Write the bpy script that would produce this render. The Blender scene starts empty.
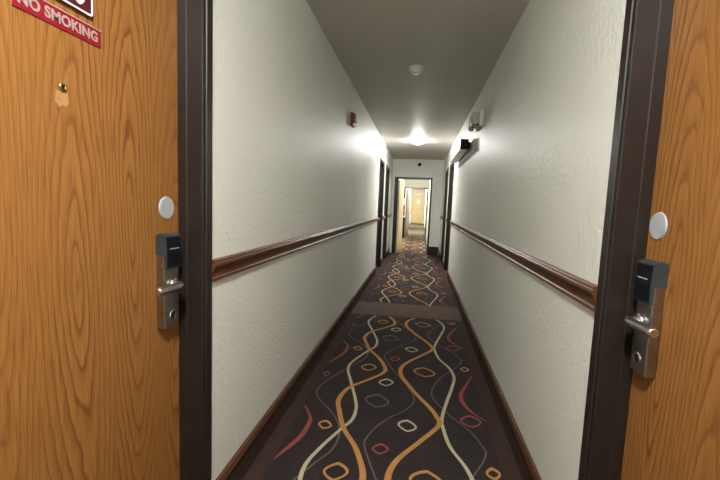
import bpy, bmesh, math, random
from mathutils import Vector, Matrix

random.seed(7)
SC = bpy.context.scene
COL = SC.collection

# ------------------------------------------------------------------ dimensions
W = 1.2889          # corridor width (left wall x=0, right wall x=W)
H = 2.44            # ceiling height
Y0 = -3.2           # added wall behind the camera, closes the corridor for bounced light
YE = 9.91           # end wall with the doorway
REC = 0.080         # how far the door leaves sit back from the wall face

# ------------------------------------------------------------------ node helper
class NT:
    def __init__(self, name):
        self.m = bpy.data.materials.new(name)
        self.m.use_nodes = True
        self.t = self.m.node_tree
        self.b = self.t.nodes['Principled BSDF']
        self.out = self.t.nodes['Material Output']
    def node(self, typ, **kw):
        n = self.t.nodes.new(typ)
        for k, v in kw.items():
            setattr(n, k, v)
        return n
    def put(self, sock, v):
        if hasattr(v, 'is_output'):
            self.t.links.new(v, sock)
        else:
            sock.default_value = v
    def math(self, op, a, b=0.0, c=None):
        n = self.node('ShaderNodeMath', operation=op)
        self.put(n.inputs[0], a)
        self.put(n.inputs[1], b)
        if c is not None:
            self.put(n.inputs[2], c)
        return n.outputs[0]
    def obj(self):
        return self.node('ShaderNodeTexCoord').outputs['Object']
    def sep(self, v):
        n = self.node('ShaderNodeSeparateXYZ')
        self.put(n.inputs[0], v)
        return n.outputs
    def comb(self, x, y, z):
        n = self.node('ShaderNodeCombineXYZ')
        for i, v in enumerate((x, y, z)):
            self.put(n.inputs[i], v)
        return n.outputs[0]
    def noise(self, vec, scale, detail=2.0, rough=0.5):
        n = self.node('ShaderNodeTexNoise')
        self.put(n.inputs['Vector'], vec)
        n.inputs['Scale'].default_value = scale
        n.inputs['Detail'].default_value = detail
        n.inputs['Roughness'].default_value = rough
        return n.outputs['Fac']
    def ramp(self, fac, stops, interp='LINEAR'):
        n = self.node('ShaderNodeValToRGB')
        n.color_ramp.interpolation = interp
        e = n.color_ramp.elements
        while len(e) > 1:
            e.remove(e[-1])
        e[0].position, e[0].color = stops[0][0], (*stops[0][1], 1)
        for p, c in stops[1:]:
            x = e.new(p)
            x.color = (*c, 1)
        self.put(n.inputs[0], fac)
        return n.outputs[0]
    def mix(self, fac, a, b, mode='MIX'):
        n = self.node('ShaderNodeMix', data_type='RGBA', blend_type=mode)
        self.put(n.inputs[0], fac)
        for i, v in ((6, a), (7, b)):
            if isinstance(v, tuple):
                v = (*v, 1)
            self.put(n.inputs[i], v)
        return n.outputs[2]
    def bump(self, height, strength, dist):
        n = self.node('ShaderNodeBump')
        n.inputs['Strength'].default_value = strength
        n.inputs['Distance'].default_value = dist
        self.put(n.inputs['Height'], height)
        self.t.links.new(n.outputs[0], self.b.inputs['Normal'])
    def base(self, v):
        if isinstance(v, tuple):
            v = (*v, 1)
        self.put(self.b.inputs['Base Color'], v)
    def pr(self, **kw):
        for k, v in kw.items():
            self.put(self.b.inputs[k.replace('_', ' ')], v)
        return self


def simple(name, col, rough=0.5, metal=0.0, spec=0.5, var=0.12, scale=30.0):
    n = NT(name)
    f = n.noise(n.obj(), scale, 3)
    lo = tuple(c * (1 - var) for c in col)
    hi = tuple(min(1, c * (1 + var)) for c in col)
    n.base(n.ramp(f, [(0.3, lo), (0.7, hi)]))
    n.pr(Roughness=rough, Metallic=metal, Specular_IOR_Level=spec)
    return n.m


def paint(name, col, rough, strength, spec=0.5):
    n = NT(name)
    o = n.obj()
    big = n.noise(o, 1.3, 2)
    n.base(n.ramp(big, [(0.3, tuple(c * 0.96 for c in col)), (0.7, col)]))
    a = n.noise(o, 48, 3, 0.55)
    a = n.ramp(a, [(0.42, (0, 0, 0)), (0.60, (1, 1, 1))])
    b = n.noise(o, 130, 2)
    h = n.math('ADD', a, n.math('MULTIPLY', b, 0.35))
    n.bump(h, strength, 0.004)
    n.pr(Roughness=rough, Specular_IOR_Level=spec)
    return n.m


def oak(name, seed, bright=1.0):
    """plain-sliced oak veneer: growth rings cut by a slightly tilted plane, in leaves"""
    n = NT(name)
    s = n.sep(n.obj())
    u, z = s[1], s[2]
    low = n.noise(n.comb(n.math('MULTIPLY', u, 5.0), seed, n.math('MULTIPLY', z, 1.1)), 1.0, 2)
    uw = n.math('ADD', u, n.math('MULTIPLY', n.math('SUBTRACT', low, 0.5), 0.07))
    w = 0.185
    q = n.math('DIVIDE', n.math('ADD', uw, seed * 0.037 + 5.0), w)
    idx = n.math('FLOOR', q)
    wn = n.node('ShaderNodeTexWhiteNoise', noise_dimensions='2D')
    n.put(wn.inputs['Vector'], n.comb(idx, seed, 0.0))
    rnd = wn.outputs['Value']
    uc = n.math('MULTIPLY', n.math('SUBTRACT', n.math('FRACT', q), 0.5), w)
    zz = n.math('ADD', z, n.math('MULTIPLY', rnd, 1.7))
    wob = n.noise(n.comb(n.math('MULTIPLY', u, 9.0), n.math('MULTIPLY', idx, 3.3), n.math('MULTIPLY', z, 2.2)), 1.0, 3, 0.6)
    d = n.math('MULTIPLY', n.math('SUBTRACT', zz, 1.95), 0.11)
    d = n.math('ADD', d, n.math('MULTIPLY', n.math('SUBTRACT', wob, 0.5), 0.045))
    r = n.math('SQRT', n.math('ADD', n.math('MULTIPLY', uc, uc), n.math('MULTIPLY', d, d)))
    fine = n.noise(n.comb(n.math('MULTIPLY', u, 40.0), 0.0, n.math('MULTIPLY', z, 30.0)), 1.0, 2)
    r = n.math('ADD', r, n.math('MULTIPLY', n.math('SUBTRACT', fine, 0.5), 0.0022))
    ring = n.math('FRACT', n.math('DIVIDE', r, n.math('ADD', 0.0105, n.math('MULTIPLY', rnd, 0.006))))
    rc = n.ramp(ring, [(0.0, (0.10,) * 3), (0.07, (0.0,) * 3), (0.20, (0.55,) * 3), (0.50, (0.85,) * 3), (0.88, (1.0,) * 3), (1.0, (0.10,) * 3)])
    pores = n.noise(n.comb(n.math('MULTIPLY', u, 420.0), 0.0, n.math('MULTIPLY', z, 9.0)), 1.0, 2)
    tone = n.noise(n.comb(n.math('MULTIPLY', u, 7.0), seed, n.math('MULTIPLY', z, 0.35)), 1.0, 2)
    amt = n.math('MULTIPLY', n.ramp(tone, [(0.36, (0.40,) * 3), (0.60, (1.0,) * 3)]), 1.0)
    darkc = tuple(c * bright for c in (0.140, 0.051, 0.012))
    litec = tuple(c * bright for c in (0.305, 0.136, 0.034))
    col = n.mix(rc, darkc, litec)
    plain = tuple(c * bright for c in (0.262, 0.113, 0.027))
    col = n.mix(amt, plain, col)
    shade = n.ramp(pores, [(0.30, (0.66, 0.62, 0.56)), (0.52, (1.0,) * 3), (0.72, (1.10, 1.11, 1.14))])
    col = n.mix(1.0, col, shade, 'MULTIPLY')
    n.base(col)
    n.bump(n.math('ADD', rc, pores), 0.10, 0.0006)
    n.pr(Roughness=0.42, Specular_IOR_Level=0.35)
    return n.m


def stained(name, dark, lite, axis=1, rough=0.28):
    """dark stained trim timber with grain along one axis"""
    n = NT(name)
    s = n.sep(n.obj())
    k = [90.0, 90.0, 90.0]
    k[axis] = 3.0
    v = n.comb(*[n.math('MULTIPLY', s[i], k[i]) for i in range(3)])
    g = n.noise(v, 1.0, 4, 0.6)
    n.base(n.ramp(g, [(0.30, dark), (0.70, lite)]))
    n.bump(g, 0.1, 0.001)
    n.pr(Roughness=rough, Specular_IOR_Level=0.5)
    return n.m


def pile(name, col, var=0.35):
    n = NT(name)
    o = n.obj()
    f = n.noise(o, 260, 2)
    g = n.noise(n.node('ShaderNodeTexCoord').outputs['Object'], 9, 3)
    h = n.math('ADD', n.math('MULTIPLY', f, 0.65), n.math('MULTIPLY', g, 0.35))
    n.base(n.ramp(h, [(0.32, tuple(c * (1 - var) for c in col)), (0.68, tuple(c * (1 + var) for c in col))]))
    n.bump(f, 0.5, 0.003)
    n.pr(Roughness=0.95, Specular_IOR_Level=0.12)
    return n.m


def glow(name, col, strength):
    n = NT(name)
    n.base(col)
    n.pr(Emission_Color=(*col, 1), Emission_Strength=strength, Roughness=0.4)
    return n.m


M = {}
M['wall'] = paint('wall_paint', (0.685, 0.70, 0.65), 0.48, 0.26, 0.28)
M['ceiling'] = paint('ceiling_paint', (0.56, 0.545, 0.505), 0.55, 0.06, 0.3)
M['cream'] = paint('cream_paint', (0.78, 0.79, 0.72), 0.5, 0.15, 0.3)
M['frame'] = simple('brown_enamel', (0.016, 0.012, 0.010), 0.38, 0, 0.4)
M['oak_l'] = oak('oak_veneer_left', 1.0)
M['oak_r'] = oak('oak_veneer_right', 4.0)
M['oak_far'] = stained('pale_birch', (0.60, 0.44, 0.22), (0.72, 0.56, 0.31), 2, 0.45)
M['redwood'] = stained('stained_door', (0.05, 0.02, 0.015), (0.10, 0.04, 0.03), 2)
M['redwood_lit'] = stained('stained_leaf_lit', (0.20, 0.085, 0.05), (0.30, 0.14, 0.085), 2, 0.45)  # redwood in a lighter tone, the hall light on it put into the colour
M['rail'] = stained('stained_rail', (0.055, 0.020, 0.008), (0.150, 0.058, 0.024), 1, 0.42)
M['cap'] = stained('stained_cap', (0.045, 0.019, 0.008), (0.105, 0.046, 0.019), 1, 0.4)
M['field'] = pile('carpet_field', (0.028, 0.022, 0.022))
M['border'] = pile('carpet_border', (0.043, 0.027, 0.021))
M['band'] = pile('carpet_border_lit', (0.098, 0.070, 0.054))  # same carpet as the border, lightened for the far lamp's light on it
M['plain_brown'] = pile('carpet_plain', (0.085, 0.066, 0.042))
M['c_orange'] = pile('yarn_orange', (0.40, 0.195, 0.062), 0.2)
M['c_cream'] = pile('yarn_cream', (0.40, 0.37, 0.235), 0.2)
M['c_red'] = pile('yarn_red', (0.23, 0.062, 0.050), 0.2)
M['c_grey'] = pile('yarn_grey', (0.120, 0.090, 0.080), 0.2)
M['nickel'] = simple('satin_nickel', (0.36, 0.33, 0.30), 0.36, 1.0)
M['nickel_bar'] = simple('lever_nickel', (0.66, 0.64, 0.61), 0.28, 1.0)
M['chrome'] = simple('bright_nickel', (0.72, 0.71, 0.68), 0.18, 1.0)
M['black'] = simple('black_plastic', (0.006, 0.007, 0.009), 0.5, 0, 0.12)
M['charcoal'] = simple('charcoal_plastic', (0.028, 0.034, 0.040), 0.5, 0, 0.3)
M['grey_pl'] = simple('pale_grey_plastic', (0.33, 0.355, 0.385), 0.55, var=0.04)
M['slot'] = simple('grey_slot', (0.30, 0.31, 0.32), 0.5)
M['white_pl'] = simple('white_plastic', (0.78, 0.77, 0.72), 0.45, var=0.05)
M['plate_pl'] = simple('grey_plate', (0.46, 0.455, 0.42), 0.5, var=0.05)
M['dim_pl'] = simple('aged_plastic', (0.52, 0.51, 0.46), 0.45, var=0.05)
M['red_sign'] = simple('red_sign', (0.22, 0.006, 0.014), 0.4, var=0.06)
M['maroon'] = simple('maroon_sign', (0.075, 0.006, 0.016), 0.35, var=0.06)
M['sign_edge'] = simple('sign_edge', (0.16, 0.07, 0.04), 0.5)
M['sign_grey'] = simple('sign_lettering', (0.31, 0.235, 0.22), 0.5, var=0.04)
M['sign_white'] = simple('sign_white', (0.85, 0.82, 0.80), 0.4, var=0.03)
M['brass'] = simple('brass', (0.62, 0.42, 0.16), 0.25, 1.0)
M['lens'] = simple('dark_lens', (0.01, 0.01, 0.012), 0.08)
M['scar'] = simple('bare_veneer_patch', (0.37, 0.20, 0.075), 0.6)
M['alarm_red'] = simple('alarm_red', (0.13, 0.010, 0.010), 0.4)
M['bright_red'] = simple('bright_red', (0.55, 0.03, 0.03), 0.4)
M['pink'] = simple('pink_paper', (0.80, 0.45, 0.42), 0.6)
M['dome'] = glow('lit_dome', (1.0, 0.975, 0.93), 205.0)
M['dome_rear'] = glow('lit_dome_rear', (1.0, 0.97, 0.92), 250.0)
M['dome_far'] = glow('lit_dome_far', (1.0, 0.97, 0.90), 420.0)
M['dome_hall'] = glow('lit_dome_hall', (1.0, 0.97, 0.90), 290.0)
M['exit_red'] = glow('exit_letters', (1.0, 0.04, 0.05), 0.5)

# ------------------------------------------------------------------ mesh helper
class MB:
    def __init__(self):
        self.bm = bmesh.new()
        self.mats = []
    def mi(self, m):
        if m not in self.mats:
            self.mats.append(m)
        return self.mats.index(m)
    def _bev(self, geom_edges, r, seg=2):
        if r > 0:
            bmesh.ops.bevel(self.bm, geom=geom_edges, offset=r, segments=seg, affect='EDGES', profile=0.5)
    def box(self, x0, x1, y0, y1, z0, z1, m, bev=0.0, seg=2, rot=None, about=None):
        tmp = bmesh.new()
        bmesh.ops.create_cube(tmp, size=1.0)
        for v in tmp.verts:
            v.co = Vector(((x0 + x1) / 2 + v.co.x * (x1 - x0), (y0 + y1) / 2 + v.co.y * (y1 - y0), (z0 + z1) / 2 + v.co.z * (z1 - z0)))
        if bev > 0:
            bmesh.ops.bevel(tmp, geom=tmp.edges[:], offset=bev, segments=seg, affect='EDGES', profile=0.5)
        if rot is not None:
            bmesh.ops.rotate(tmp, verts=tmp.verts[:], cent=Vector(about), matrix=rot)
        self.add(tmp, m)
    def add(self, tmp, m, smooth=False):
        k = self.mi(m)
        mp = {}
        for v in tmp.verts:
            mp[v] = self.bm.verts.new(v.co)
        for f in tmp.faces:
            try:
                g = self.bm.faces.new([mp[v] for v in f.verts])
                g.material_index = k
                g.smooth = smooth or f.smooth
            except ValueError:
                pass
        tmp.free()
    def poly(self, pts, m, smooth=False):
        try:
            f = self.bm.faces.new([self.bm.verts.new(Vector(p)) for p in pts])
        except ValueError:
            return
        f.material_index = self.mi(m)
        f.smooth = smooth
    def prism(self, prof, axis, a, b, m):
        """closed profile (2D points) extruded along an axis: 'x' uses (y,z), 'y' uses (x,z), 'z' uses (x,y)"""
        def P(p, t):
            return {'x': (t, p[0], p[1]), 'y': (p[0], t, p[1]), 'z': (p[0], p[1], t)}[axis]
        tmp = bmesh.new()
        A = [tmp.verts.new(P(p, a)) for p in prof]
        B = [tmp.verts.new(P(p, b)) for p in prof]
        n = len(prof)
        for i in range(n):
            tmp.faces.new((A[i], A[(i + 1) % n], B[(i + 1) % n], B[i]))
        tmp.faces.new(A[::-1])
        tmp.faces.new(B)
        self.add(tmp, m)
    def lathe(self, prof, centre, direction, m, seg=40, smooth=True):
        """prof: (radius, height along direction)"""
        d = Vector(direction).normalized()
        a = d.orthogonal().normalized()
        b = d.cross(a)
        c = Vector(centre)
        tmp = bmesh.new()
        rows = []
        for r, h in prof:
            if r < 1e-6:
                rows.append([tmp.verts.new(c + d * h)])
            else:
                rows.append([tmp.verts.new(c + d * h + (a * math.cos(t) + b * math.sin(t)) * r) for t in [2 * math.pi * i / seg for i in range(seg)]])
        for p, q in zip(rows, rows[1:]):
            for i in range(seg):
                j = (i + 1) % seg
                if len(p) == 1 and len(q) == 1:
                    continue
                if len(p) == 1:
                    f = tmp.faces.new((p[0], q[j], q[i]))
                elif len(q) == 1:
                    f = tmp.faces.new((p[i], p[j], q[0]))
                else:
                    f = tmp.faces.new((p[i], p[j], q[j], q[i]))
                f.smooth = smooth
        self.add(tmp, m)
    def tube(self, pts, radii, m, seg=16, caps=True, squash=None):
        pts = [Vector(p) for p in pts]
        tmp = bmesh.new()
        rows = []
        up = Vector((0, 0, 1))
        for i, p in enumerate(pts):
            t = (pts[min(i + 1, len(pts) - 1)] - pts[max(i - 1, 0)]).normalized()
            a = t.cross(up)
            a = a.normalized() if a.length > 1e-4 else Vector((1, 0, 0))
            b = a.cross(t)
            r = radii[i] if isinstance(radii, (list, tuple)) else radii
            sq = squash or 1.0
            rows.append([tmp.verts.new(p + a * math.cos(k) * r + b * math.sin(k) * r * sq) for k in [2 * math.pi * j / seg for j in range(seg)]])
        for p, q in zip(rows, rows[1:]):
            for i in range(seg):
                j = (i + 1) % seg
                f = tmp.faces.new((p[i], p[j], q[j], q[i]))
                f.smooth = True
        if caps:
            tmp.faces.new(rows[0][::-1])
            tmp.faces.new(rows[-1])
        self.add(tmp, m)
    def build(self, name, parent=None, loc=(0, 0, 0), mirror=None, normals=True):
        """mirror=c reflects x about c/2 (x -> c - x)"""
        if mirror is not None:
            for v in self.bm.verts:
                v.co.x = mirror - v.co.x
            bmesh.ops.reverse_faces(self.bm, faces=self.bm.faces[:])
        L = Vector(loc)
        if L.length:
            for v in self.bm.verts:
                v.co -= L
        if normals:
            bmesh.ops.recalc_face_normals(self.bm, faces=self.bm.faces[:])
        me = bpy.data.meshes.new(name)
        self.bm.to_mesh(me)
        self.bm.free()
        for m in self.mats:
            me.materials.append(m)
        o = bpy.data.objects.new(name, me)
        COL.objects.link(o)
        if parent is not None:
            o.parent = parent
        else:
            o.location = L
        return o


def empty(name, loc=(0, 0, 0)):
    o = bpy.data.objects.new(name, None)
    o.empty_display_size = 0.1
    o.location = loc
    COL.objects.link(o)
    return o


def tag(o, label=None, cat=None, group=None, kind=None):
    for k, v in (('label', label), ('category', cat), ('group', group), ('kind', kind)):
        if v:
            o[k] = v
    return o


def text_part(name, body, size, m, parent, matrix, depth=0.0008, sx=1.0, bold=0.0):
    cu = bpy.data.curves.new(name, 'FONT')
    cu.body = body
    cu.size = size
    cu.align_x = 'CENTER'
    cu.align_y = 'CENTER'
    cu.extrude = depth
    cu.offset = bold
    cu.space_character = 1.05
    tmp = bpy.data.objects.new(name + '_curve', cu)
    COL.objects.link(tmp)
    bpy.context.view_layer.update()
    dg = bpy.context.evaluated_depsgraph_get()
    me = bpy.data.meshes.new_from_object(tmp.evaluated_get(dg))
    bpy.data.objects.remove(tmp)
    bpy.data.curves.remove(cu)
    me.transform(matrix @ Matrix.Diagonal((sx, 1, 1, 1)))
    me.materials.clear()
    me.materials.append(m)
    o = bpy.data.objects.new(name, me)
    COL.objects.link(o)
    o.parent = parent
    return o

# ------------------------------------------------------------------ the setting: walls, ceiling, floor
ZD = 2.08           # top of the door frames
LEFT = [(0.216, 1.238), (6.70, 7.55), (7.93, 8.78)]
RIGHT = [(0.204, 1.226), (6.77, 7.72), (8.12, 8.93)]


def wall_run(name, x0, x1, openings, ya, yb, zt=H, m=None):
    b = MB()
    y = ya
    for a, c in openings:
        b.box(x0, x1, y, a + 0.012, 0, zt, m or M['wall'])
        b.box(x0, x1, a + 0.012, c - 0.012, ZD - 0.012, zt, m or M['wall'])
        y = c - 0.012
    b.box(x0, x1, y, yb, 0, zt, m or M['wall'])
    return tag(b.build(name), kind='structure')


wall_run('wall_left', -0.16, 0.0, LEFT, Y0, YE)
wall_run('wall_right', W, W + 0.16, RIGHT, Y0, YE)
b = MB(); b.box(-0.16, W + 0.16, Y0 - 0.12, Y0, 0, H, M['wall'])  # unseen wall added where the corridor would run on, to bounce light
tag(b.build('wall_bounce'), kind='structure')
# end wall with the cased opening
OX0, OX1, OZ = 0.062, 1.020, 1.985
b = MB()
b.box(-0.16, OX0 + 0.01, YE, YE + 0.13, 0, H, M['wall'])
b.box(OX1 - 0.01, W + 0.16, YE, YE + 0.13, 0, H, M['wall'])
b.box(OX0 + 0.01, OX1 - 0.01, YE, YE + 0.13, OZ - 0.01, H, M['wall'])
tag(b.build('wall_end'), kind='structure')
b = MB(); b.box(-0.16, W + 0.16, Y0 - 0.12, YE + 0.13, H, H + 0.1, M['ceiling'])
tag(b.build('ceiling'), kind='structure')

# ---- the hall beyond the doorway
YB, YC_, YF = YE + 0.13, 15.42, 28.0
HX0, HX1 = 0.06, 1.035
for nm, x0, x1, ya, yb in (('wall_beyond_left', HX0 - 0.12, HX0, YB, YC_ + 0.13), ('wall_beyond_right', HX1, HX1 + 0.12, YB, YC_ + 0.13),
                           ('wall_far_left', 0.0, 0.10, YC_ + 0.13, YF), ('wall_far_right', 1.10, 1.20, YC_ + 0.13, YF)):
    b = MB(); b.box(x0, x1, ya, yb, 0, H, M['cream'])
    tag(b.build(nm), kind='structure')
b = MB(); b.box(-0.1, 1.3, YB, YF + 0.1, H, H + 0.1, M['cream'])
tag(b.build('ceiling_beyond'), kind='structure')
SX0, SX1, SZ = 0.075, 1.03, 1.99
b = MB()
b.box(HX0, SX0 + 0.06, YC_, YC_ + 0.13, 0, H, M['cream'])
b.box(SX1 - 0.02, HX1, YC_, YC_ + 0.13, 0, H, M['cream'])
b.box(SX0 + 0.06, SX1 - 0.02, YC_, YC_ + 0.13, SZ - 0.02, H, M['cream'])
tag(b.build('wall_beyond_end'), kind='structure')
b = MB()
b.box(0.0, 1.20, YF, YF + 0.12, 0, H, M['cream'])
tag(b.build('wall_far_end'), kind='structure')

# ------------------------------------------------------------------ patterned carpet
P = 1.163
STRANDS = {
 'c_grey_a': ('c_grey', 0.0085, [(2.93, .355), (2.826, .301), (2.689, .235), (2.512, .155), (2.395, .123), (2.305, .132), (2.225, .18), (2.15, .248), (2.055, .316), (1.963, .356), (1.874, .370)]),
 'c_grey_b': ('c_grey', 0.0085, [(3.011, .514), (2.877, .561), (2.735, .622), (2.607, .688), (2.452, .752), (2.358, .764), (2.28, .738), (2.201, .687), (2.134, .626), (2.025, .559), (1.922, .521)]),
 'c_grey_c': ('c_grey', 0.0085, [(3.166, 1.116), (3.065, 1.134), (2.906, 1.058), (2.798, .985), (2.639, .914), (2.502, .879), (2.405, .891), (2.309, .936), (2.194, 1.007), (2.092, 1.08)]),
 'c_cream_a': ('c_cream', 0.018, [(3.117, .366), (2.957, .303), (2.816, .262), (2.697, .267), (2.561, .309), (2.438, .347), (2.308, .387), (2.188, .414), (2.06, .411)]),
 'c_orange_a': ('c_orange', 0.027, [(3.136, .378), (2.971, .476), (2.791, .540), (2.697, .521), (2.594, .447), (2.457, .338), (2.354, .298), (2.248, .289), (2.147, .316)]),
 'c_cream_b': ('c_cream', 0.018, [(3.28, .928), (3.094, .956), (2.925, 1.026), (2.765, 1.051), (2.599, 1.022), (2.423, .98), (2.26, .943), (2.158, .927)]),
 'c_orange_b': ('c_orange', 0.027, [(3.275, .909), (3.1, .801), (2.94, .697), (2.82, .657), (2.696, .668), (2.57, .72), (2.422, .791), (2.3, .86), (2.205, .898)]),
}
STROKES = [
 [(2.15, .100), (2.039, .165), (1.973, .180), (1.861, .174), (1.768, .147), (1.694, .118), (1.64, .100)],
 [(2.83, 1.190), (2.668, 1.129), (2.529, 1.079), (2.449, 1.070), (2.369, 1.084), (2.29, 1.122), (2.215, 1.188)],
]
RINGS = [('c_orange', .412, 2.787, .060, .066), ('c_orange', .271, 1.9775, .041, .046), ('c_red', .60, 1.831, .044, .048),
         ('c_cream', .729, 2.068, .056, .062), ('c_cream', .565, 2.5675, .053, .060), ('c_grey', .53, 2.304, .080, .086),
         ('c_red', 1.097, 2.195, .064, .068), ('c_orange', .834, 2.801, .084, .084), ('c_orange', 1.145, 2.925, .036, .046),
         ('c_grey', .125, 2.60, .024, .045)]


def catmull(pts, n):
    out = []
    for i in range(1, len(pts) - 2):
        p0, p1, p2, p3 = pts[i - 1:i + 3]
        for k in range(n):
            t = k / n
            out.append(tuple(0.5 * ((2 * p1[j]) + (-p0[j] + p2[j]) * t + (2 * p0[j] - 5 * p1[j] + 4 * p2[j] - p3[j]) * t * t + (-p0[j] + 3 * p1[j] - 3 * p2[j] + p3[j]) * t ** 3) for j in range(2)))
    out.append(pts[-2])
    return out


def ribbon(b, pts, widths, z, m, inside):
    """flat pile ribbon along (x,y) points, cut to the panel"""
    L, R = [], []
    for i, p in enumerate(pts):
        q, r = pts[max(i - 1, 0)], pts[min(i + 1, len(pts) - 1)]
        t = Vector((r[0] - q[0], r[1] - q[1])).normalized()
        nrm = Vector((-t.y, t.x)) * widths[i] * 0.5
        L.append((p[0] + nrm.x, p[1] + nrm.y)); R.append((p[0] - nrm.x, p[1] - nrm.y))
    for i in range(len(pts) - 1):
        if inside(*pts[i]) and inside(*pts[i + 1]):
            b.poly([(*L[i], z), (*R[i], z), (*R[i + 1], z), (*L[i + 1], z)], m)


def ring(b, cx, cy, hx, hy, th, z, m, inside, skew):
    n = 36
    O, I = [], []
    for k in range(n):
        a = 2 * math.pi * k / n
        c, s = math.cos(a), math.sin(a)
        # almond outline: pointed left and right
        rr = 1.0 / (abs(c) ** 1.2 + abs(s) ** 1.7) ** 0.68
        x, y = c * rr, s * rr + skew * c
        w = 1 - th * (0.85 + 0.3 * abs(s))
        O.append((cx + hx * x, cy + hy * y)); I.append((cx + hx * x * w, cy + hy * (y * w - 0.04)))
    for k in range(n):
        j = (k + 1) % n
        if inside(*O[k]) and inside(*O[j]):
            b.poly([(*O[k], z), (*O[j], z), (*I[j], z), (*I[k], z)], m)


def pattern(b, ya, yb, phase, x0=0.093, x1=1.19, tilt=0.0, shift=0.0, sparse=False, ws_k=1.0):
    def inside(x, y):
        return x0 < x < x1 and ya + tilt * x + 0.008 < y < yb + tilt * x - 0.008
    step = 10 if not sparse else 6
    for zi, (k, (mat, w, pts)) in enumerate(STRANDS.items()):
        k0 = math.floor((ya - 3.3 - phase) / P) - 1
        k1 = math.ceil((yb - 1.5 - phase) / P) + 1
        seq = []
        for k_ in range(k1, k0 - 1, -1):
            seq += [(x + shift, y + phase + k_ * P) for y, x in pts]
        sm = catmull(seq, step)
        ws = []
        for i, p in enumerate(sm):
            q, r = sm[max(i - 1, 0)], sm[min(i + 1, len(sm) - 1)]
            t = Vector((r[0] - q[0], r[1] - q[1])).normalized()
            ws.append(w * ws_k * (0.72 + 0.42 * abs(t.y) ** 3))
        ribbon(b, sm, ws, 0.0012 + 0.00025 * zi, M[mat], inside)
    for k_ in range(math.floor((ya - phase - 3.4) / P), math.ceil((yb - phase - 1.4) / P) + 1):
        for s in STROKES:
            seq = [(x + shift, y + phase + k_ * P) for y, x in s]
            seq = [(2 * seq[0][0] - seq[1][0], 2 * seq[0][1] - seq[1][1])] + seq + [(2 * seq[-1][0] - seq[-2][0], 2 * seq[-1][1] - seq[-2][1])]
            sm = catmull(seq, 8)
            ws = [0.008 + 0.020 * math.sin(math.pi * i / (len(sm) - 1)) ** 1.2 for i in range(len(sm))]
            ribbon(b, sm, ws, 0.0031, M['c_red'], inside)
        for i, (mat, cx, cy, hx, hy) in enumerate(RINGS):
            ring(b, cx + shift, cy + phase + k_ * P, hx, hy, min(0.42, 0.0135 / min(hx, hy) + 0.02), 0.0034, M[mat], inside, 0.10 * (-1) ** i)


TILT = 0.049
Y_B0, Y_B1 = 4.155, 4.738        # plain band across the runner
b = MB()
b.box(-0.16, W + 0.16, Y0 - 0.12, YE + 0.02, -0.05, 0.0, M['border'])
b.poly([(0.02, Y_B0 + TILT * 0.02 + 0.01, 0.0004), (W - 0.02, Y_B0 + TILT * W + 0.01, 0.0004), (W - 0.02, Y_B1 + TILT * W - 0.01, 0.0004), (0.02, Y_B1 + TILT * 0.02 - 0.01, 0.0004)], M['band'])
for ya, yb, ph in ((Y0, Y_B0, 0.0), (Y_B1, 9.86, 0.283)):
    x0, x1 = 0.093, 1.193
    t0 = TILT if ya > 0 else 0.0
    t1 = TILT if yb < 9 else 0.0
    b.poly([(x0, ya + t0 * x0, 0.0007), (x1, ya + t0 * x1, 0.0007), (x1, yb + t1 * x1, 0.0007), (x0, yb + t1 * x0, 0.0007)], M['field'])
    pattern(b, ya, yb, ph, tilt=TILT if yb < 9 else 0.0, ws_k=1.0 if yb < 9 else 0.8)
fl = b.build('floor')
tag(fl, kind='structure')
b = MB()
b.box(-0.1, 1.3, YE + 0.02, YC_ + 0.02, -0.05, 0.0, M['border'])
pattern(b, YE + 0.05, YC_ - 0.05, 0.1, x0=0.07, x1=1.03, shift=-0.1, sparse=True)
tag(b.build('floor_beyond'), kind='structure')
b = MB(); b.box(-0.1, 1.3, YC_ + 0.02, YF + 0.1, -0.05, 0.0, M['plain_brown'])
tag(b.build('floor_far'), kind='structure')

# ------------------------------------------------------------------ doors
def arc_profile(pts):
    return pts


def frame_mesh(b, ya, yb, depth=0.145, zt=ZD):
    """metal door frame on the left wall (x=0), outer edges ya..yb"""
    m = M['frame']
    fw = 0.055          # face width
    def section(y, s):
        """y(t): position t in from the outer edge; s: sense of the inward direction"""
        yi = y(fw)
        return [(0.0, y(0.0)), (0.011, y(0.0)), (0.012, y(0.001)), (0.012, y(0.0335)), (0.0085, y(0.0360)), (0.0085, y(fw - 0.003)), (0.0055, yi),
                (-0.047, yi), (-0.050, yi + s * 0.003), (-REC - 0.001, yi + s * 0.003),
                (-REC - 0.001, yi - s * 0.006), (-depth, yi - s * 0.006), (-depth, y(0.014)), (0.0, y(0.014))]
    for s, yo in ((1, ya), (-1, yb)):
        b.prism(section(lambda t: yo + s * t, s), 'z', 0.0, zt - fw, m)
    # head
    prof = section(lambda t: zt - t, -1)
    b.prism(prof, 'y', ya, yb, m)


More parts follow.
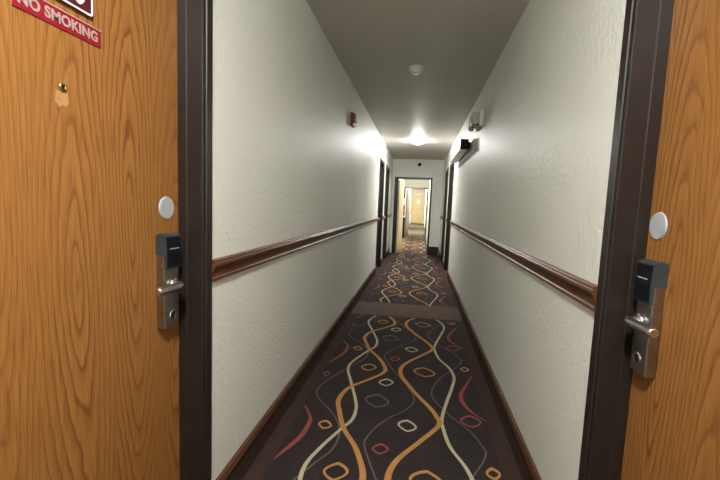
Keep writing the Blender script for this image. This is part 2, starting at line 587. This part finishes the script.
def lock_parts(door, mirror, yc=1.104):
    """hotel card lock on a left-hand leaf; reader head over a nickel plate, lever, key cylinder"""
    fx = -REC               # leaf face
    z0, z1 = 0.822, 1.128
    b = MB()
    b.box(fx, fx + 0.028, yc - 0.036, yc + 0.036, z0, z1 - 0.012, M['nickel'], 0.004)
    lock = b.build('card_lock', door, mirror=mirror)
    # reader: a wedge-topped black housing wrapping the head of the plate
    b = MB()
    prof = [(fx + 0.001, z1 - 0.062), (fx + 0.001, z1), (fx + 0.018, z1 + 0.004), (fx + 0.034, z1 - 0.004), (fx + 0.038, z1 - 0.060), (fx + 0.036, z1 - 0.106), (fx + 0.032, z1 - 0.110), (fx + 0.029, z1 - 0.108), (fx + 0.029, z1 - 0.062), (fx + 0.012, z1 - 0.062)]
    b.prism(prof, 'y', yc - 0.038, yc + 0.038, M['charcoal'])
    # glossy black front
    b.prism([(fx + 0.0350, z1 - 0.008), (fx + 0.0395, z1 - 0.060), (fx + 0.0372, z1 - 0.103), (fx + 0.0335, z1 - 0.103), (fx + 0.0335, z1 - 0.008)], 'y', yc - 0.034, yc + 0.034, M['black'])
    tag(b.build('card_reader', lock, mirror=mirror), label='black card reader head')
    b = MB(); b.box(fx + 0.0345, fx + 0.0398, yc - 0.022, yc + 0.022, z1 - 0.046, z1 - 0.043, M['slot'])
    tag(b.build('card_slot', lock, mirror=mirror), label='grey card slot')
    # lever: boss, neck, then the bar back towards the hinge side
    b = MB()
    zl = 0.962
    ys = yc + 0.010
    b.lathe([(0.0, 0.0), (0.023, 0.0), (0.023, 0.006), (0.019, 0.010), (0.0, 0.010)], (fx + 0.028, ys, zl), (1, 0, 0), M['chrome'], 32)
    x_ = fx + 0.036
    path = [(x_, ys, zl), (x_ + 0.010, ys, zl), (x_ + 0.018, ys - 0.003, zl), (x_ + 0.024, ys - 0.012, zl + 0.001), (x_ + 0.026, ys - 0.030, zl + 0.002), (x_ + 0.026, ys - 0.060, zl + 0.003), (x_ + 0.025, ys - 0.112, zl + 0.004), (x_ + 0.025, ys - 0.120, zl + 0.004), (x_ + 0.025, ys - 0.123, zl + 0.004)]
    b.tube(path, [0.0120, 0.0122, 0.0128, 0.0130, 0.0130, 0.0130, 0.0130, 0.0125, 0.0100], M['nickel_bar'], 20)
    tag(b.build('lever_handle', lock, mirror=mirror), label='bright nickel lever handle')
    b = MB()
    zk = 0.862
    b.lathe([(0.0, 0.002), (0.011, 0.002), (0.0125, 0.003), (0.0150, 0.003), (0.0165, 0.0)], (fx + 0.028, yc + 0.004, zk), (1, 0, 0), M['chrome'], 32)
    b.lathe([(0.0, 0.0035), (0.0095, 0.0035), (0.0105, 0.0022)], (fx + 0.028, yc + 0.004, zk), (1, 0, 0), M['black'], 28)
    b.box(fx + 0.0312, fx + 0.0325, yc + 0.0025, yc + 0.0055, zk - 0.006, zk + 0.006, M['chrome'])
    tag(b.build('key_cylinder', lock, mirror=mirror), label='key cylinder with dark centre')
    return lock


def room_door(name, ya, yb, mirror, leaf_mat, near=False, label=None):
    root = empty(name, (0, 0, 0))
    tag(root, label, 'door', None, 'structure')
    b = MB(); frame_mesh(b, ya, yb)
    tag(b.build('door_frame', root, mirror=mirror), label='dark brown metal door frame')
    b = MB()
    b.box(-REC - 0.045, -REC, ya + 0.051, yb - 0.051, 0.008, ZD - 0.051, leaf_mat, 0.002)
    leaf = b.build('door_leaf', root, mirror=mirror)
    return root, leaf


d1, leaf1 = room_door('door_1', *LEFT[0], None, M['oak_l'], True, 'oak-grained room door at left with red no smoking sign')
d2, leaf2 = room_door('door_2', *RIGHT[0], W, M['oak_r'], True, 'oak-grained room door at right without any sign')
lock_parts(d1, None)
lock_parts(d2, W, 1.101)
n_ = 3
for side, lst in (('left', LEFT[1:]), ('right', RIGHT[1:])):
    for i, (a, c) in enumerate(lst):
        r, lf = room_door('door_%d' % n_, a, c, None if side == 'left' else W, M['redwood'], False,
                          '%s dark framed doorway on the %s wall far down the hall' % (('nearer', 'farther')[i], side))
        b = MB()
        yk = c - 0.11 if side == 'left' else a + 0.11
        b.lathe([(0.0, 0.0), (0.025, 0.0), (0.025, 0.006), (0.010, 0.010), (0.010, 0.030), (0.022, 0.036), (0.025, 0.046), (0.018, 0.056), (0.0, 0.058)], (-REC, yk, 0.96), (1, 0, 0), M['nickel'], 24)
        b.build('door_knob', r, mirror=None if side == 'left' else W)
        n_ += 1

# peephole, pale patch and wall discs belong to the doors they are fixed to
b = MB()
b.lathe([(0.0, 0.001), (0.0048, 0.0015), (0.0052, 0.004), (0.0080, 0.004), (0.0088, 0.0015), (0.0088, 0.0)], (-REC, 0.766, 1.486), (1, 0, 0), M['brass'], 28)
b.lathe([(0.0, 0.0042), (0.0036, 0.0036), (0.0050, 0.002)], (-REC, 0.766, 1.486), (1, 0, 0), M['lens'], 20)
tag(b.build('peephole', d1), label='brass peephole')
b = MB()
b.prism([(0.747, 1.452), (0.750, 1.477), (0.764, 1.474), (0.778, 1.478), (0.781, 1.456), (0.774, 1.444), (0.766, 1.447), (0.758, 1.440)], 'x', -REC, -REC + 0.0004, M['scar'])
tag(b.build('bare_patch', d1), label='pale bare patch below the peephole')
for d, mir, yc, zc in ((d1, None, 1.119, 1.212), (d2, W, 1.127, 1.223)):
    b = MB()
    b.lathe([(0.0, 0.0035), (0.0305, 0.0035), (0.032, 0.0030), (0.0355, 0.0030), (0.0372, 0.0)], (-REC, yc, zc), (1, 0, 0), M['grey_pl'], 48, False)
    tag(b.build('cover_disc', d, mirror=mir), label='round pale grey cover disc')

# ------------------------------------------------------------------ signs on the left door
def face_matrix(x, y, z):
    """text plane facing +x: reads along +y as seen from the hall side"""
    return Matrix.Translation((x, y, z)) @ Matrix(((0, 0, 1, 0), (1, 0, 0, 0), (0, 1, 0, 0), (0, 0, 0, 1)))


cy, cz = 0.7685, 1.6325
root = empty('no_smoking_sign', (-REC, cy, cz))
tag(root, 'narrow red sign reading NO SMOKING on left oak door', 'sign')
b = MB(); b.box(0, 0.002, -0.106, 0.106, -0.0215, 0.0215, M['red_sign'], 0.0008, 1)
b.build('sign_plate', root)
b = MB()
b.box(0.0018, 0.0024, -0.106, 0.106, 0.0192, 0.0218, M['sign_grey'])
b.build('border', root)
text_part('lettering', 'NO SMOKING', 0.0315, M['sign_grey'], root, face_matrix(0.0024, -0.001, -0.0005), 0.0004, 1.0, 0.0011)
# fit lettering to the sign's length
lt = [c for c in root.children if c.name.startswith('lettering')][0]
ys = [v.co.y for v in lt.data.vertices]
k = 0.190 / (max(ys) - min(ys))
mid = (max(ys) + min(ys)) / 2
for v in lt.data.vertices:
    v.co.y = (v.co.y - mid) * k

root = empty('room_number_sign', (-REC, 0.7765, 1.744))
tag(root, 'maroon plaque with white outline above the red strip on left door', 'sign')
b = MB()
prof = []
hw, hh, rc = 0.0735, 0.0735, 0.008
for cx_, cz_, a0 in ((hw - rc, hh - rc, 0), (-hw + rc, hh - rc, 90), (-hw + rc, -hh + rc, 180), (hw - rc, -hh + rc, 270)):
    for i in range(5):
        a = math.radians(a0 + 22.5 * i)
        prof.append((cx_ + rc * math.cos(a), cz_ + rc * math.sin(a)))
b.prism(prof, 'x', 0, 0.0045, M['sign_edge'])
b.prism([(p * 0.985, q * 0.985) for p, q in prof], 'x', 0.0045, 0.006, M['maroon'])
b.build('sign_plate', root)
b = MB()
def loop(s):
    return [(p * s, q * s) for p, q in prof]
o_, i_ = loop(0.965), loop(0.912)
for k in range(len(prof)):
    j = (k + 1) % len(prof)
    b.prism([o_[k], o_[j], i_[j], i_[k]], 'x', 0.0058, 0.0066, M['sign_white'])
b.build('border', root)
# the photo shows only the foot of one round white figure
b = MB()
n = 40
for k in range(n):
    a, c = 2 * math.pi * k / n, 2 * math.pi * (k + 1) / n
    b.prism([(0.034 + 0.022 * math.cos(a), 0.000 + 0.057 * math.sin(a)), (0.034 + 0.022 * math.cos(c), 0.000 + 0.057 * math.sin(c)),
             (0.034 + 0.009 * math.cos(c), 0.000 + 0.034 * math.sin(c)), (0.034 + 0.009 * math.cos(a), 0.000 + 0.034 * math.sin(a))], 'x', 0.0058, 0.0066, M['sign_white'])
b.build('figure', root)

# ------------------------------------------------------------------ chair rails and baseboards
RZ0, RZ1 = 0.9487, 1.0287


def rail(name, ya, yb, mirror):
    b = MB()
    prof = [(0.0, RZ0), (0.010, RZ0), (0.014, RZ0 + 0.004), (0.014, RZ0 + 0.012), (0.010, RZ0 + 0.016), (0.011, RZ0 + 0.026), (0.014, RZ0 + 0.038), (0.019, RZ0 + 0.050),
            (0.024, RZ0 + 0.057), (0.024, RZ0 + 0.066), (0.020, RZ0 + 0.070), (0.020, RZ1 - 0.004), (0.016, RZ1), (0.0, RZ1)]
    b.prism(prof, 'y', ya, yb, M['rail'])
    tag(b.build(name, mirror=mirror), kind='structure')


def base(name, runs, mirror):
    b = MB()
    for ya, yb in runs:
        b.prism([(0.0, 0.0), (0.013, 0.0), (0.011, 0.02), (0.010, 0.118), (0.0, 0.118)], 'y', ya, yb, M['border'])
        b.prism([(0.0, 0.118), (0.018, 0.118), (0.020, 0.124), (0.017, 0.132), (0.014, 0.146), (0.008, 0.1523), (0.0, 0.1523)], 'y', ya, yb, M['cap'])
    tag(b.build(name, mirror=mirror), kind='structure')


t_ = 1
for lst, mir in ((LEFT, None), (RIGHT, W)):
    ends = [Y0] + [v for p in lst for v in p] + [YE]
    runs = [(ends[i] + 0.001, ends[i + 1] - 0.001) for i in range(0, len(ends), 2)]
    for ya, yb in runs:
        rail('trim_%d' % t_, ya + 0.003, yb - 0.003, mir)
        t_ += 1
    base('baseboard_left' if mir is None else 'baseboard_right', runs, mir)
b = MB(); b.box(OX1 + 0.001, W - 0.021, YE - 0.014, YE, 0.0, 0.205, M['border']); b.box(OX1 + 0.001, W - 0.021, YE - 0.018, YE, 0.205, 0.222, M['frame'])
tag(b.build('baseboard_end'), kind='structure')

# cased opening in the end wall
def casing(name, x0, x1, y, zt, fw_l, fw_r, depth, m):
    b = MB()
    for xa, xb, s in ((x0, x0 + fw_l, 1), (x1 - fw_r, x1, -1)):
        b.box(xa, xb, y - 0.014, y + depth + 0.014, 0.0, zt - 0.045, m, 0.002, 1)
    b.box(x0, x1, y - 0.014, y + depth + 0.014, zt - 0.045, zt, m, 0.002, 1)
    return tag(b.build(name), kind='structure')


t_end = casing('trim_%d' % t_, OX0, OX1, YE, OZ, 0.098, 0.045, 0.13, M['frame'])
t_far = casing('trim_%d' % (t_ + 1), SX0, SX1, YC_, SZ, 0.070, 0.035, 0.13, M['redwood'])

# ------------------------------------------------------------------ beyond the doorway
root = empty('open_door', (0.190, YB + 0.02, 0.0))
root.rotation_euler = (0, 0, -math.atan2(0.085, 0.79))
tag(root, 'pale wooden door standing open just inside the end doorway', 'door')
b = MB(); b.box(-0.045, 0.0, 0.0, 0.80, 0.01, 1.925, M['oak_far'], 0.002)
b.build('door_leaf', root)
b = MB()
b.box(0.0, 0.017, 0.50, 0.78, 1.82, 1.87, M['dim_pl'], 0.004)
b.build('door_closer', root)
b = MB()
b.lathe([(0.0, 0.0), (0.028, 0.0), (0.028, 0.008), (0.011, 0.012), (0.011, 0.04), (0.0, 0.04)], (0.0, 0.735, 0.96), (1, 0, 0), M['chrome'], 24)
b.tube([(0.038, 0.735, 0.96), (0.040, 0.69, 0.96), (0.035, 0.62, 0.958)], [0.011, 0.011, 0.009], M['chrome'], 14)
b.build('lever_handle', root)

root = empty('hall_door', (0.165, YC_ + 0.17, 0.0))
root.rotation_euler = (0, 0, -math.radians(8))
tag(root, 'second wooden door standing open farther down the bright hall', 'door')
b = MB(); b.box(0.0, 0.045, 0.0, 0.80, 0.01, 1.93, M['redwood_lit'], 0.002)
b.build('door_leaf', root)
b = MB()
b.lathe([(0.0, 0.0), (0.028, 0.0), (0.028, 0.008), (0.011, 0.012), (0.011, 0.04), (0.026, 0.05), (0.02, 0.06), (0.0, 0.062)], (0.045, 0.735, 0.96), (1, 0, 0), M['chrome'], 24)
b.build('door_knob', root)

# small items on and beside the second opening
root = empty('wall_notice', (SX0 + 0.04, YC_ - 0.015, 1.40))
tag(root, 'pinkish white notice on the frame of the second opening', 'notice')
b = MB(); b.box(-0.032, 0.040, -0.006, 0.0, -0.15, 0.15, M['pink'], 0.001, 1); b.build('board', root)
b = MB(); b.box(-0.024, 0.032, -0.008, -0.006, -0.05, 0.13, M['white_pl']); b.build('paper', root)
b = MB(); b.box(SX0 + 0.008, SX0 + 0.075, YC_ - 0.024, YC_ - 0.015, 0.98, 1.16, M['bright_red'], 0.002, 1)
tag(b.build('red_plaque', loc=(SX0 + 0.04, YC_ - 0.015, 0.98)), 'small red plaque under the notice by second opening', 'plaque')
root = empty('side_stand', (HX0 + 0.075, 14.9, 0.0))
tag(root, 'small black stand with white top in the bright hall beyond', 'stand')
b = MB(); b.box(-0.065, 0.055, -0.15, 0.15, 0.0, 0.80, M['black'], 0.006); b.build('body', root)
b = MB(); b.box(-0.07, 0.062, -0.16, 0.16, 0.80, 0.83, M['white_pl'], 0.004); b.build('top', root)

# far end door, notice, exit sign
root = empty('door_%d' % n_, (0, 0, 0))
tag(root, 'light wooden door closing the far end of the hall', 'door', None, 'structure')
FX0, FX1 = 0.155, 1.03
b = MB(); b.box(FX0 + 0.035, FX1 - 0.035, YF - 0.03, YF - 0.001, 0.01, 2.03, M['oak_far'], 0.002); b.build('door_leaf', root)
b = MB()
for xa, xb, za, zb in ((FX0, FX0 + 0.035, 0, 2.07), (FX1 - 0.035, FX1, 0, 2.07), (FX0 + 0.035, FX1 - 0.035, 2.035, 2.07)):
    b.box(xa, xb, YF - 0.05, YF - 0.001, za, zb, M['dim_pl'])
tag(b.build('door_frame', root), label='pale door frame')
b = MB()
b.lathe([(0.0, 0.0), (0.035, 0.0), (0.035, 0.01), (0.014, 0.014), (0.014, 0.04), (0.034, 0.05), (0.036, 0.062), (0.0, 0.07)], (FX0 + 0.11, YF - 0.03, 1.0), (0, -1, 0), M['brass'], 24)
b.build('door_knob', root)
b = MB(); b.box(0.50, 0.74, YF - 0.033, YF - 0.030, 1.42, 1.74, M['sign_white'])
tag(b.build('paper_notice', loc=(0.62, YF - 0.03, 1.42)), 'white paper notice taped to the far end door', 'notice')
root = empty('exit_sign', (0.62, YF - 0.12, 2.16))
tag(root, 'white exit sign with red letters above the far end door', 'sign')
b = MB(); b.box(-0.16, 0.16, -0.02, 0.02, 0.0, 0.20, M['white_pl'], 0.006); b.box(-0.03, 0.03, 0.02, 0.12, 0.06, 0.14, M['white_pl']); b.build('housing', root)
text_part('lettering', 'EXIT', 0.15, M['exit_red'], root, Matrix.Translation((0, -0.0215, 0.10)) @ Matrix.Rotation(math.pi / 2, 4, 'X'), 0.001, 0.9, 0.003)

# ------------------------------------------------------------------ ceiling and wall fittings
def dome_light(x, y, label, mat, r=0.108):
    root = empty('dome_light', (x, y, H))
    tag(root, label, 'ceiling light', 'dome lights along the hall ceilings')
    b = MB(); b.lathe([(0.0, 0.0), (r * 1.06, 0.0), (r * 1.08, -0.010), (r * 1.02, -0.020), (r * 0.98, -0.020), (r * 0.98, -0.012), (0.0, -0.012)], (0, 0, 0), (0, 0, 1), M['white_pl'], 48)
    b.build('base_ring', root)
    b = MB()
    pr = [(r * 0.97, -0.014)] + [(r * 0.97 * math.cos(a), -0.014 - 0.046 * math.sin(a)) for a in [math.radians(9 * i) for i in range(1, 10)]] + [(0.0, -0.060)]
    b.lathe(pr, (0, 0, 0), (0, 0, 1), mat, 48)
    b.build('glass_dome', root)
    b = MB(); b.lathe([(0.008, -0.058), (0.015, -0.066), (0.014, -0.080), (0.006, -0.088), (0.0, -0.089)], (0, 0, 0), (0, 0, 1), M['chrome'], 24)
    b.build('finial', root)
    return root


dome_light(0.637, 7.10, 'lit dome light on the ceiling of the near corridor', M['dome'])
dome_light(0.637, -0.05, 'lit dome light on the ceiling behind the camera', M['dome_rear'])
dome_light(0.55, 12.3, 'lit dome light in the bright hall past the end doorway', M['dome_hall'])
dome_light(0.60, 18.5, 'lit dome light in the passage leading to the last door', M['dome_far'])
dome_light(0.60, 24.5, 'lit dome light nearest to the last door', M['dome_far'])

root = empty('smoke_detector', (0.636, 3.41, H))
tag(root, 'round white smoke detector on the corridor ceiling', 'smoke detector')
b = MB(); b.lathe([(0.0, 0.0), (0.062, 0.0), (0.062, -0.012), (0.058, -0.017), (0.0, -0.017)], (0, 0, 0), (0, 0, 1), M['white_pl'], 48, False)
b.build('mounting_base', root)
b = MB(); b.lathe([(0.046, -0.016), (0.046, -0.026), (0.036, -0.028), (0.036, -0.034), (0.043, -0.036), (0.042, -0.044), (0.034, -0.052), (0.0, -0.054)], (0, 0, 0), (0, 0, 1), M['white_pl'], 48)
b.build('sensor_head', root)
b = MB(); b.lathe([(0.0, -0.0565), (0.004, -0.056), (0.005, -0.053)], (0.030, -0.01, 0.001), (0, 0, 1), M['bright_red'], 16)
b.build('indicator', root)

root = empty('fire_alarm', (0.0, 3.885, 2.098))
tag(root, 'red fire alarm with white lens high on the left wall', 'fire alarm')
b = MB(); b.box(0.0, 0.018, -0.060, 0.060, -0.066, 0.066, M['alarm_red'], 0.004); b.build('back_plate', root)
b = MB(); b.prism([(0.018, -0.036), (0.018, 0.060), (0.040, 0.055), (0.046, 0.028), (0.046, -0.036)], 'y', -0.054, 0.054, M['alarm_red']); b.build('sounder', root)
b = MB(); b.box(0.018, 0.050, -0.040, 0.040, -0.063, -0.039, M['white_pl'], 0.006); tag(b.build('strobe_lens', root), label='white strobe lens')

# emergency light with two lamp heads
root = empty('emergency_light', (W, 3.98, 2.04))
tag(root, 'pale emergency light with two lamp heads high on right wall', 'emergency light')
b = MB()
b.box(-0.036, 0.0, -0.15, 0.14, 0.0, 0.150, M['white_pl'], 0.004)
b.build('back_box', root)
b = MB()
b.box(-0.098, -0.035, -0.085, 0.135, 0.030, 0.148, M['dim_pl'], 0.008)
for i in range(6):
    b.box(-0.104, -0.096, -0.075, 0.125, 0.042 + 0.016 * i, 0.049 + 0.016 * i, M['dim_pl'])
    b.box(-0.090, -0.042, -0.090, -0.084, 0.042 + 0.016 * i, 0.049 + 0.016 * i, M['dim_pl'])
b.build('louvred_housing', root)
for xc, yc, zc in ((-0.040, -0.100, 0.004), (-0.078, 0.085, 0.024)):
    b = MB()
    b.tube([(xc, yc, 0.036), (xc, yc, zc + 0.010)], 0.009, M['dim_pl'], 14)
    b.lathe([(0.0, -0.022), (0.020, -0.020), (0.026, 0.0), (0.028, 0.018), (0.026, 0.020)], (xc, yc, zc), (-0.30, -0.70, -0.65), M['charcoal'], 28)
    head = b.build('lamp_head', root)
    b = MB()
    b.lathe([(0.026, 0.017), (0.016, 0.020), (0.0, 0.021)], (xc, yc, zc), (-0.30, -0.70, -0.65), M['slot'], 28)
    b.build('lamp_lens', head)

# long box-shaped fitting over the right-hand doors
root = empty('wall_fixture', (W, 5.2, 1.87))
tag(root, 'long white box fixture with black end high on right wall', 'wall light')
b = MB(); b.box(-0.012, 0.0, -0.84, 0.80, 0.0, 0.140, M['plate_pl'], 0.003); b.build('back_plate', root)
b = MB(); b.prism([(-0.036, 0.062), (-0.036, 0.175), (-0.118, 0.175), (-0.126, 0.168), (-0.126, 0.070), (-0.118, 0.062)], 'y', -0.585, 0.79, M['white_pl']); b.build('diffuser', root)
b = MB(); b.box(-0.037, -0.011, -0.57, 0.78, 0.085, 0.15, M['black']); tag(b.build('shadow_spine', root), label='bracket behind the box, blacked for the shadow gap')  # bracket coloured black for the shadow between box and plate
for ya, yb in ((-0.602, -0.585), (0.79, 0.806)):
    b = MB(); b.prism([(-0.034, 0.060), (-0.034, 0.178), (-0.120, 0.178), (-0.129, 0.170), (-0.129, 0.068), (-0.120, 0.060)], 'y', ya, yb, M['black'])
    tag(b.build('end_cap', root), label='black end cap')

root = empty('dome_camera', (0.672, YE, 2.31))
tag(root, 'small dark dome above the end doorway', 'camera')
b = MB(); b.lathe([(0.0, 0.0), (0.045, 0.0), (0.045, 0.015), (0.0, 0.015)], (0, 0, 0), (0, -1, 0), M['charcoal'], 28); b.build('mount', root)
b = MB(); b.lathe([(0.038, 0.014), (0.036, 0.030), (0.022, 0.046), (0.0, 0.050)], (0, 0, 0), (0, -1, 0), M['black'], 28); b.build('dome', root)

# ------------------------------------------------------------------ world, camera, view
wd = bpy.data.worlds.new('World')
SC.world = wd
wd.use_nodes = True
wd.node_tree.nodes['Background'].inputs[0].default_value = (0.02, 0.02, 0.02, 1)
wd.node_tree.nodes['Background'].inputs[1].default_value = 1.0

cam = bpy.data.cameras.new('Camera')
co = bpy.data.objects.new('Camera', cam)
COL.objects.link(co)
cam.sensor_width = 36.0
cam.lens = 36.0 * 377.7065 / 720.0
cam.clip_start = 0.02
F = Vector((-0.15122317, 0.98392824, -0.09495672))
R = Vector((0.98703233, 0.15553249, 0.03970917))
U = Vector((-0.05383983, 0.0877204, 0.9946891))
mw = Matrix(((R.x, U.x, -F.x, 0.7325), (R.y, U.y, -F.y, 0.0), (R.z, U.z, -F.z, 1.2498), (0, 0, 0, 1)))
co.matrix_world = mw
SC.camera = co

vs = SC.view_settings
SC.display_settings.display_device = 'sRGB'
vs.view_transform = 'Standard'
vs.look = 'None'
vs.gamma = 1.0
vs.use_curve_mapping = False
vs.exposure = 1.6
SC.cycles.use_denoising = True
SC.cycles.max_bounces = 10
SC.cycles.diffuse_bounces = 6
SC.cycles.sample_clamp_indirect = 6.0
